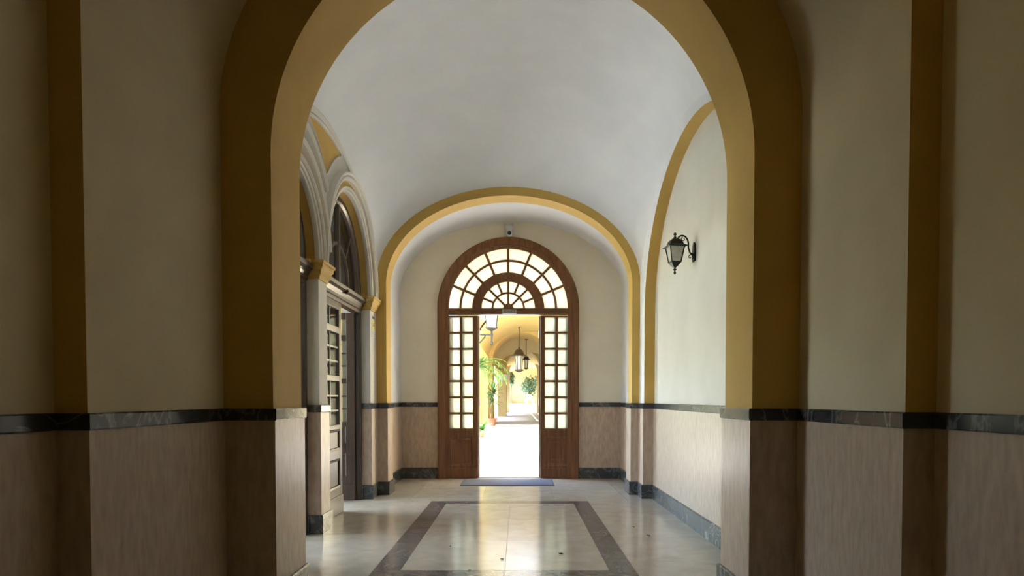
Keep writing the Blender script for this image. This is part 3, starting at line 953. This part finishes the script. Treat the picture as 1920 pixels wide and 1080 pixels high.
# ------------------------------------------------------------------ security camera over the door
sc_ = tag(empty('security_camera', (-0.135, BACK, 3.76)), 'white security camera with black lens above the arched door', 'camera')
box('bracket', -0.20, -0.07, BACK - 0.10, BACK, 3.925, 3.965, 'plastic', sc_, bevel=0.006)
lathe('housing', (-0.135, BACK - 0.06, 3.84), [(0.045, 0.0), (0.058, 0.01), (0.062, 0.05), (0.064, 0.088)], 'plastic', sc_, 24)
lathe('ball', (-0.133, BACK - 0.085, 3.81), [(0.012, -0.052), (0.034, -0.042), (0.048, -0.02), (0.052, 0.0), (0.048, 0.02), (0.034, 0.042), (0.012, 0.052)], 'plastic', sc_, 24)
lathe('lens', (-0.130, BACK - 0.085, 3.805), [(0.026, -0.058), (0.030, -0.054), (0.030, -0.03)], 'black', sc_, 20, axis='y')

# ------------------------------------------------------------------ plaque on the transom
pq = tag(empty('door_plaque', (-0.135, BACK - 0.05, 2.575)), 'small grey metal plaque with dark lettering on the door transom', 'sign')
box('plate', -0.245, -0.02, YD - 0.057, YD - 0.047, 2.575, 2.645, 'plate', pq, bevel=0.003)

def lettering(text, loc, size, rot, mat, parent, name='lettering'):
    cu = bpy.data.curves.new(name, 'FONT')
    cu.body = text
    cu.size = size
    cu.align_x = 'CENTER'
    cu.align_y = 'CENTER'
    cu.extrude = 0.0008
    tmp = bpy.data.objects.new('tmp_text', cu)
    COL.objects.link(tmp)
    dg = bpy.context.evaluated_depsgraph_get()
    me = bpy.data.meshes.new_from_object(tmp.evaluated_get(dg))
    bpy.data.objects.remove(tmp)
    mt = Matrix.Translation(loc) @ rot.to_4x4()
    V = [tuple(mt @ v.co) for v in me.vertices]
    F = [tuple(p.vertices) for p in me.polygons]
    return link_mesh(name, V, F, mat, parent)

lettering('SCALA 2', (-0.1325, YD - 0.058, 2.61), 0.046, Matrix.Rotation(pi / 2, 3, 'X'), 'ink', pq)

# ------------------------------------------------------------------ notices on the far pilaster
nt_ = tag(empty('wall_notice', (BL, 8.72, 2.04)), 'white notice with a yellow panel on the pilaster beside the side door', 'notice')
box('sheet', BL, BL + 0.003, 8.61, 8.80, 2.03, 2.31, 'paper', nt_)
box('yellow_panel', BL + 0.003, BL + 0.005, 8.635, 8.78, 2.125, 2.25, 'yellow', nt_)
box('header', BL + 0.003, BL + 0.005, 8.635, 8.77, 2.265, 2.295, 'ink', nt_)
prism('pictogram', [(8.685, 2.165), (8.73, 2.175), (8.72, 2.215), (8.695, 2.205)], YZ, BL + 0.004, BL + 0.0062, 'ink', nt_)
for k in range(3):
    box('text_line', BL + 0.003, BL + 0.0042, 8.635, 8.77, 2.045 + k * 0.022, 2.052 + k * 0.022, 'plate', nt_)

# ------------------------------------------------------------------ door mat
mt_ = tag(empty('doormat', (-0.155, 10.2, 0)), 'dark blue-grey doormat on the floor before the open door', 'mat')
box('pile', -0.825, 0.515, 9.81, 10.56, 0.0, 0.009, 'mat', mt_)
sweep('rubber_edge', [(-0.84, 9.795), (0.53, 9.795), (0.53, 10.575), (-0.84, 10.575)], [(0, 0.0), (-0.018, 0.0), (-0.018, 0.007), (-0.004, 0.006)], XY, 'matedge', mt_, closed=True, side=1.0)

# ------------------------------------------------------------------ fallen leaves on the floor
def dead_leaf(x, y, s, rz, label):
    pts = [(0, -0.5, 0.05), (0.22, -0.2, 0.12), (0.3, 0.1, 0.2), (0.12, 0.4, 0.1), (0, 0.6, 0.28), (-0.12, 0.38, 0.12), (-0.28, 0.08, 0.24), (-0.2, -0.22, 0.1), (0, 0.05, 0.02)]
    c, sn = cos(rz), sin(rz)
    V = [(x + s * (a * c - b * sn), y + s * (a * sn + b * c), 0.0008 + s * h) for a, b, h in pts]
    V += [(vx, vy, vz + 0.0012) for vx, vy, vz in V]
    F = [(i, (i + 1) % 8, 8) for i in range(8)] + [(9 + (i + 1) % 8, 9 + i, 17) for i in range(8)]
    F += [(i, 9 + i, 9 + (i + 1) % 8, (i + 1) % 8) for i in range(8)]
    tag(link_mesh('dry_leaf', V, F, 'leafdry'), label, 'leaf', 'dry leaves fallen on the marble floor')

dead_leaf(1.19, 6.18, 0.05, 0.5, 'curled dark leaf on the pale floor near the right skirting')
dead_leaf(1.13, 6.62, 0.025, 1.5, 'tiny leaf crumb behind the curled dark leaf at right')
dead_leaf(0.35, 5.46, 0.045, 1.2, 'dry leaf at the right of the inlaid floor panel')
dead_leaf(-0.12, 5.28, 0.035, 2.1, 'dry leaf in the middle of the inlaid floor panel')
dead_leaf(-0.57, 5.74, 0.028, 0.2, 'small dry leaf at the left of the inlaid floor panel')
dead_leaf(-0.35, 4.93, 0.03, 0.9, 'dry leaf on the dark inlay strip nearest the viewer')

# ------------------------------------------------------------------ outside: court and portico
struct(box('floor_portico', -2.6, 4.0, 11.12, 84, -0.1, -0.001, 'stone'), 'sunlit pale paving of the portico beyond the door', 'paving')
struct(box('ground_garden', -60, -2.6, 11.12, 120, -0.25, -0.06, 'grass'), 'garden ground left of the portico', 'lawn')
struct(box('facade', -6.2, 5.0, 11.12, 11.2, 3.9, 7.5, 'xpale'), 'outside face of the building above the door', 'wall')

PX0, PX1 = -1.45, 1.95
def cross_arch(name, y0, y1, cx, r, spr, label, xl=-2.1, xr=3.0, top=7.0, mat='xochre'):
    pts = [(xl, -0.02), (xl, top), (xr, top), (xr, -0.02), (cx + r, -0.02), (cx + r, spr)] + arc(cx, spr, r, r, 0, 180, 40)[1:-1] + [(cx - r, spr), (cx - r, -0.02)]
    return struct(prism(name, pts, XZ, y0, y1, mat), label, 'archway')

cross_arch('wall_portico_entry', 24.0, 24.6, 0.25, 1.85, 3.3, 'ochre front of the portico with its first arch')
cross_arch('wall_portico_arch', 34.0, 37.0, 0.17, 1.44, 3.1, 'deep ochre arch across the portico behind the first hanging lantern')
ca2 = cross_arch('wall_portico_inner_arch', 49.0, 51.0, 0.38, 1.22, 3.5, 'inner ochre arch across the portico with a white capital', top=6.4, xl=-1.44)
cross_arch('wall_portico_last_arch', 62.0, 63.0, 0.5, 1.25, 3.7, 'last ochre arch before the end of the portico', top=6.4, mat='xpale')
sweep('capital', [(-1.45, 48.99), (-0.84, 48.99), (-0.84, 51.0)], [(0, 2.55), (0.06, 2.6), (0.06, 2.75), (0.14, 2.85), (0.14, 3.0), (0, 3.0)], XY, 'travertine', ca2)
struct(box('wall_portico_right', 2.6, 3.0, 11.2, 78, -0.02, 5.2, 'xpale'), 'pale yellow inner wall of the portico', 'wall')
struct(box('wall_portico_end', -1.95, 4.0, 77.5, 78, -0.02, 8.0, 'xpale'), 'pale yellow end wall of the portico', 'wall')
# arcade on the garden side: one wall, arched openings
def arcade_open(y0, y1, spr, rise):
    c, r = (y0 + y1) / 2, (y1 - y0) / 2
    return [(y0, -0.02), (y0, spr)] + arc(c, spr, r, rise, 180, 0, 24)[1:-1] + [(y1, spr), (y1, -0.02)]
pts = [(24.6, -0.02)] + arcade_open(25.4, 33.4, 2.6, 1.9) + arcade_open(38.0, 61.4, 3.0, 1.5) + arcade_open(64, 76, 2.8, 1.6) + [(77.5, -0.02), (77.5, 5.6), (24.6, 5.6)]
struct(prism('wall_portico_arcade', pts, YZ, PX0, PX0 - 0.28, 'xochre'), 'ochre arcade between portico and garden', 'arcade')
# portico vault: open barrel bays
V, F = [], []
bp = arc((PX0 + 2.6) / 2, 3.3, (2.6 - PX0) / 2, 1.3, 0, 180, 24)
for y in (24.6, 77.5):
    V += [(u, y, v) for u, v in bp]
for y in (24.6, 77.5):
    V += [(u, y, v + 0.12) for u, v in bp]
k = len(bp)
F = [(i, i + 1, k + i + 1, k + i) for i in range(k - 1)] + [(2 * k + i, 2 * k + i + 1, 3 * k + i + 1, 3 * k + i) for i in range(k - 1)]
struct(link_mesh('ceiling_portico', V, F, 'xochre', smooth=True), 'ochre barrel vault of the portico', 'ceiling')
struct(box('step_portico_end', -1.4, 2.58, 70.5, 77.4, -0.001, 0.72, 'travertine'), 'white stone platform at the end of the portico', 'platform')

struct(box('sun_block_wall', -8.2, -7.6, 32.6, 61.0, -0.25, 11.0, 'xpale'), 'tall pale wall added across the garden to keep sun off the portico', 'wall')  # added wall that blocks the sun from the middle of the portico

# hanging lanterns
def hanging_lantern(x, y, ztop, zroof, s, label):
    t = tag(empty('hanging_lantern', (x, y, zroof - 0.75 * s)), label, 'lantern', 'lanterns hanging in the portico')
    lathe('ceiling_rose', (x, y, ztop - 0.08), [(0.02, 0), (0.05, 0.02), (0.12, 0.07), (0.12, 0.09)], 'bronze', t, 16)
    tube('chain', [(x, y, ztop), (x, y, zroof + 0.3 * s)], 0.022, 'bronze', t, 6)
    lathe('roof', (x, y, zroof), [(0.33 * s, -0.03 * s), (0.34 * s, 0.0), (0.23 * s, 0.05 * s), (0.2 * s, 0.14 * s), (0.15 * s, 0.23 * s), (0.05 * s, 0.28 * s), (0.02 * s, 0.38 * s)], 'bronze', t, 10, 0, False)
    for k in range(6):
        a, b = k * pi / 3, (k + 1) * pi / 3
        r0, r1 = 0.17 * s, 0.13 * s
        z0, z1 = zroof - 0.01 * s, zroof - 0.62 * s
        tube('cage_bar', [(x + r0 * cos(a), y + r0 * sin(a), z0), (x + r1 * cos(a), y + r1 * sin(a), z1)], 0.014 * s, 'bronze', t, 5)
        P = [(x + r0 * .96 * cos(a), y + r0 * .96 * sin(a), z0), (x + r0 * .96 * cos(b), y + r0 * .96 * sin(b), z0), (x + r1 * .96 * cos(b), y + r1 * .96 * sin(b), z1), (x + r1 * .96 * cos(a), y + r1 * .96 * sin(a), z1)]
        m_ = Vector((cos((a + b) / 2), sin((a + b) / 2), 0)) * 0.006
        VV = P + [tuple(Vector(p) - m_) for p in P]
        link_mesh('pane', VV, [(0, 1, 2, 3), (7, 6, 5, 4), (0, 4, 5, 1), (1, 5, 6, 2), (2, 6, 7, 3), (3, 7, 4, 0)], 'lampglass', t)
    lathe('base_ring', (x, y, zroof - 0.66 * s), [(0.05 * s, -0.08 * s), (0.13 * s, -0.03 * s), (0.2 * s, 0.0), (0.2 * s, 0.03 * s), (0.15 * s, 0.05 * s)], 'bronze', t, 6, 0, False)

hanging_lantern(0.055, 31.6, 4.60, 3.26, 1.06, 'nearer brown lantern hanging from the portico vault')
hanging_lantern(0.47, 38.4, 4.62, 3.45, 0.74, 'smaller farther lantern hanging behind the first one')

# bracket lantern at the garden side of the portico front
def bracket_lantern(x, y, z):
    t = tag(empty('bracket_lantern', (x, y, z)), 'large pale-glass lantern standing on an iron bracket at the portico front', 'lantern')
    tube('bracket', [(-1.75, 23.985, z), (-1.72, 23.7, z), (-1.55, y, z), (x + 0.03, y, z)], 0.03, 'iron', t, 8)
    box('wall_plate', -1.85, -1.65, 23.96, 23.995, z - 0.7, z + 0.15, 'iron', t)
    tube('brace', [(-1.75, 23.98, z - 0.6), (-1.4, y + 0.1, z - 0.35), (x - 0.25, y, z - 0.1), (x - 0.2, y, z)], 0.025, 'iron', t, 6)
    lathe('foot', (x, y, z), [(0.03, -0.35), (0.05, -0.3), (0.02, -0.2), (0.05, 0.0), (0.03, 0.12), (0.2, 0.2), (0.22, 0.24)], 'iron', t, 12)
    for k in range(4):
        a = pi / 4 + k * pi / 2
        b = a + pi / 2
        tube('cage_bar', [(x + 0.22 * cos(a), y + 0.22 * sin(a), z + 0.22), (x + 0.34 * cos(a), y + 0.34 * sin(a), z + 1.0)], 0.015, 'iron', t, 5)
        P = [(x + 0.215 * cos(a), y + 0.215 * sin(a), z + 0.22), (x + 0.215 * cos(b), y + 0.215 * sin(b), z + 0.22), (x + 0.33 * cos(b), y + 0.33 * sin(b), z + 1.0), (x + 0.33 * cos(a), y + 0.33 * sin(a), z + 1.0)]
        m_ = Vector((cos(a + pi / 4), sin(a + pi / 4), 0)) * 0.006
        link_mesh('pane', P + [tuple(Vector(p) - m_) for p in P], [(0, 1, 2, 3), (7, 6, 5, 4), (0, 4, 5, 1), (1, 5, 6, 2), (2, 6, 7, 3), (3, 7, 4, 0)], 'lampglass', t)
    lathe('roof', (x, y, z + 1.0), [(0.37, -0.01), (0.38, 0.02), (0.2, 0.22), (0.05, 0.3), (0.02, 0.42)], 'iron', t, 4, pi / 4, False)

bracket_lantern(-0.90, 23.45, 3.45)

# ------------------------------------------------------------------ plants
def blade_mesh(name, L, wd, droop, mat):
    V, F = [], []
    n = 6
    for i in range(n + 1):
        t = i / n
        ww = wd * (0.55 + 0.9 * t) * (1 - t) ** 0.6 if t < 1 else 0
        x = L * t
        z = -droop * t * t
        V += [(x, -ww, z + 0.15 * ww), (x, 0, z), (x, ww, z + 0.15 * ww)]
    for i in range(n):
        for k in range(2):
            F.append((i * 3 + k, i * 3 + k + 1, i * 3 + 4 + k, i * 3 + 3 + k))
    me = bpy.data.meshes.new(name)
    me.from_pydata(V, [], F)
    me.materials.append(M[mat])
    for p in me.polygons:
        p.use_smooth = True
    return me

def add_blade(me, name, parent, org, az, el, sc=1.0, roll=0.0):
    o = bpy.data.objects.new(name, me)
    COL.objects.link(o)
    place(o, Vector(org), parent)
    o.rotation_euler = (Matrix.Rotation(az, 3, 'Z') @ Matrix.Rotation(-el, 3, 'Y') @ Matrix.Rotation(roll, 3, 'X')).to_euler()
    o.scale = (sc, sc, sc)

def pot(parent, x, y, z, r, h, mat='terra'):
    lathe('pot', (x, y, z), [(r * 0.62, 0), (r * 0.95, h * 0.85), (r * 1.06, h * 0.86), (r * 1.06, h), (r * 0.9, h), (r * 0.85, h * 0.9)], mat, parent, 20)

rnd = random.Random(3)
yu = tag(empty('potted_yucca', (-1.2, 31.5, 0)), 'spiky yucca on thin stems beside the ochre pier', 'plant')
pot(yu, -1.2, 31.5, 0, 0.24, 0.36)
bm1 = blade_mesh('yucca_blade', 0.68, 0.055, 0.14, 'leaf')
tube('stem', [(-1.24, 31.5, 0.3), (-1.2, 31.52, 0.9), (-1.12, 31.5, 1.53)], [0.03, 0.025, 0.025], 'stem', yu)
tube('stem', [(-1.2, 31.53, 0.3), (-1.26, 31.5, 0.7), (-1.18, 31.5, 1.15)], [0.03, 0.02, 0.02], 'stem', yu)
for i in range(60):
    top = (-1.12, 31.5, 1.53) if i < 40 else (-1.18, 31.5, 1.15)
    add_blade(bm1, 'blade', yu, top, rnd.uniform(0, 2 * pi), rnd.uniform(-0.5, 1.45), rnd.uniform(0.7, 1.1))

pl = tag(empty('garden_palm', (-1.9, 26.5, 0)), 'palm with pale arching fronds leaning in at the garden side', 'palm')
tube('trunk', [(-2.15, 26.5, -0.06), (-2.0, 26.5, 1.2), (-1.7, 26.5, 2.4)], [0.13, 0.1, 0.09], 'stem', pl)
bm2 = blade_mesh('frond_leaflet', 0.55, 0.04, 0.16, 'leafpale')
for f in range(16):
    az = rnd.uniform(-1.4, 0.6) if f < 12 else rnd.uniform(0, 2 * pi)
    el = rnd.uniform(0.1, 1.2)
    L = rnd.uniform(1.0, 1.5)
    P = []
    for k in range(9):
        t = k / 8
        e = el - 1.5 * t
        if k == 0:
            p = Vector((-1.7, 26.5, 2.4))
        else:
            p = P[-1] + Vector((cos(az) * cos(e), sin(az) * cos(e), sin(e))) * (L / 8)
        P.append(p)
    fr_ = tube('frond', P, [0.016] * 5 + [0.01] * 4, 'leafpale', pl, 5)
    for k in range(1, 9):
        for s in (-1, 1):
            add_blade(bm2, 'leaflet', fr_, P[k], az + s * 0.9, el - 1.5 * k / 8 + 0.1, rnd.uniform(0.6, 1.0) * (1.1 - 0.05 * k))

bl = tag(empty('broadleaf_plant', (-1.1, 22.5, 0)), 'low broad-leaved plant at the left edge of the paving', 'plant')
pot(bl, -1.22, 22.5, 0, 0.16, 0.2)
bm3 = blade_mesh('broad_leaf', 0.6, 0.14, 0.2, 'leaf')
for i in range(16):
    add_blade(bm3, 'leaf', bl, (-1.2, 22.5, 0.2), rnd.uniform(0, 2 * pi), rnd.uniform(0.2, 1.2), rnd.uniform(0.6, 1.1))

def shrub(name, c, rx, rz, n, mat, label, leaf=0.12, seed=1, potted=None, ground=None):
    r_ = random.Random(seed)
    base = potted if potted is not None else (ground if ground is not None else c[2] - rz)
    t = tag(empty(name, (c[0], c[1], base)), label, 'plant')
    V, F = [], []
    for i in range(n):
        while True:
            p = Vector((r_.uniform(-1, 1), r_.uniform(-1, 1), r_.uniform(-1, 1)))
            if p.length < 1:
                break
        p = Vector((p.x * rx, p.y * rx, p.z * rz)) * (0.75 + 0.35 * r_.random()) + Vector(c)
        d = Vector((r_.gauss(0, 1), r_.gauss(0, 1), r_.gauss(0, 0.8))).normalized()
        s = d.cross(Vector((0, 0, 1)))
        if s.length < 0.01:
            s = Vector((1, 0, 0))
        s.normalize()
        u = s.cross(d)
        l = leaf * r_.uniform(0.7, 1.4)
        b = len(V)
        V += [tuple(p), tuple(p + d * l * .5 + s * l * .28 + u * .02), tuple(p + d * l), tuple(p + d * l * .5 - s * l * .28 + u * .02)]
        F.append((b, b + 1, b + 2, b + 3))
    fo = link_mesh('foliage', V, F, mat, t)
    fo['kind'] = 'stuff'
    tube('stem', [(c[0], c[1], base + (0.35 if potted is not None else 0)), (c[0] + .03, c[1], c[2])], [0.05, 0.03], 'stem', t, 6)
    if potted is not None:
        pot(t, c[0], c[1], base, 0.42, 0.5, 'travertine')
    return t

shrub('potted_shrub', (1.22, 72.5, 2.6), 0.95, 1.05, 900, 'leafblue', 'round blue-green shrub in a white pot at the portico end', 0.26, 5, potted=1.22)
bn = tag(empty('stone_bench', (1.2, 72.5, 0.72)), 'white stone bench carrying the round shrub', 'bench')
box('seat', 0.65, 1.85, 72.1, 72.9, 1.12, 1.22, 'travertine', bn, bevel=0.02)
for xx in (0.8, 1.5):
    box('leg', xx, xx + 0.2, 72.2, 72.8, 0.72, 1.12, 'travertine', bn, bevel=0.02)
shrub('climbing_plant', (-0.62, 66.0, 3.2), 0.35, 0.75, 420, 'leafblue', 'tall climbing plant on a bare stem beside the white capital', 0.22, 8, ground=0.0)
shrub('climbing_plant', (1.95, 69.0, 3.0), 0.35, 0.7, 320, 'leafblue', 'climbing plant on the right wall near the portico end', 0.22, 9, ground=0.0)
shrub('garden_shrub', (-3.2, 46.0, 1.2), 1.2, 1.3, 700, 'leafpale', 'light green garden shrub beyond the arcade opening', 0.2, 11)
shrub('garden_shrub', (-4.0, 58.0, 1.6), 1.6, 1.7, 700, 'leafblue', 'taller garden shrub further along the arcade', 0.24, 12)
shrub('garden_shrub', (-3.6, 33.0, 1.5), 1.3, 1.6, 800, 'leafpale', 'bright garden shrub behind the palm', 0.2, 13)

# unseen tree added in the garden to shade the portico front
def added_shade_tree(x, y, zc, rx, rz, n, seed, label):
    r_ = random.Random(seed)
    t = tag(empty('added_shade_tree', (x, y, -0.06)), label, 'tree')
    tube('trunk', [(x, y, -0.06), (x + 0.1, y, 2.0), (x, y, zc - rz * 0.3)], [0.28, 0.2, 0.12], 'stem', t)
    for k in range(5):
        a = k * 1.26
        tube('branch', [(x + 0.05, y, zc - rz * 0.7), (x + rx * 0.6 * cos(a), y + rx * 0.6 * sin(a), zc)], [0.09, 0.03], 'stem', t, 6)
    V, F = [], []
    for i in range(n):
        while True:
            p = Vector((r_.uniform(-1, 1), r_.uniform(-1, 1), r_.uniform(-1, 1)))
            if p.length < 1:
                break
        p = Vector((x + p.x * rx, y + p.y * rx, zc + p.z * rz))
        d = Vector((r_.gauss(0, 1), r_.gauss(0, 1), r_.gauss(0, 0.6))).normalized()
        sd = d.cross(Vector((r_.gauss(0, 1), r_.gauss(0, 1), r_.gauss(0, 1)))).normalized()
        l = r_.uniform(0.25, 0.45)
        b = len(V)
        V += [tuple(p), tuple(p + d * l * .5 + sd * l * .3), tuple(p + d * l), tuple(p + d * l * .5 - sd * l * .3)]
        F.append((b, b + 1, b + 2, b + 3))
    fo = link_mesh('foliage', V, F, 'leaf', t)
    fo['kind'] = 'stuff'

added_shade_tree(-6.2, 28.6, 7.0, 3.6, 3.0, 5200, 21, 'leafy unseen tree added left of the portico to shade its front')
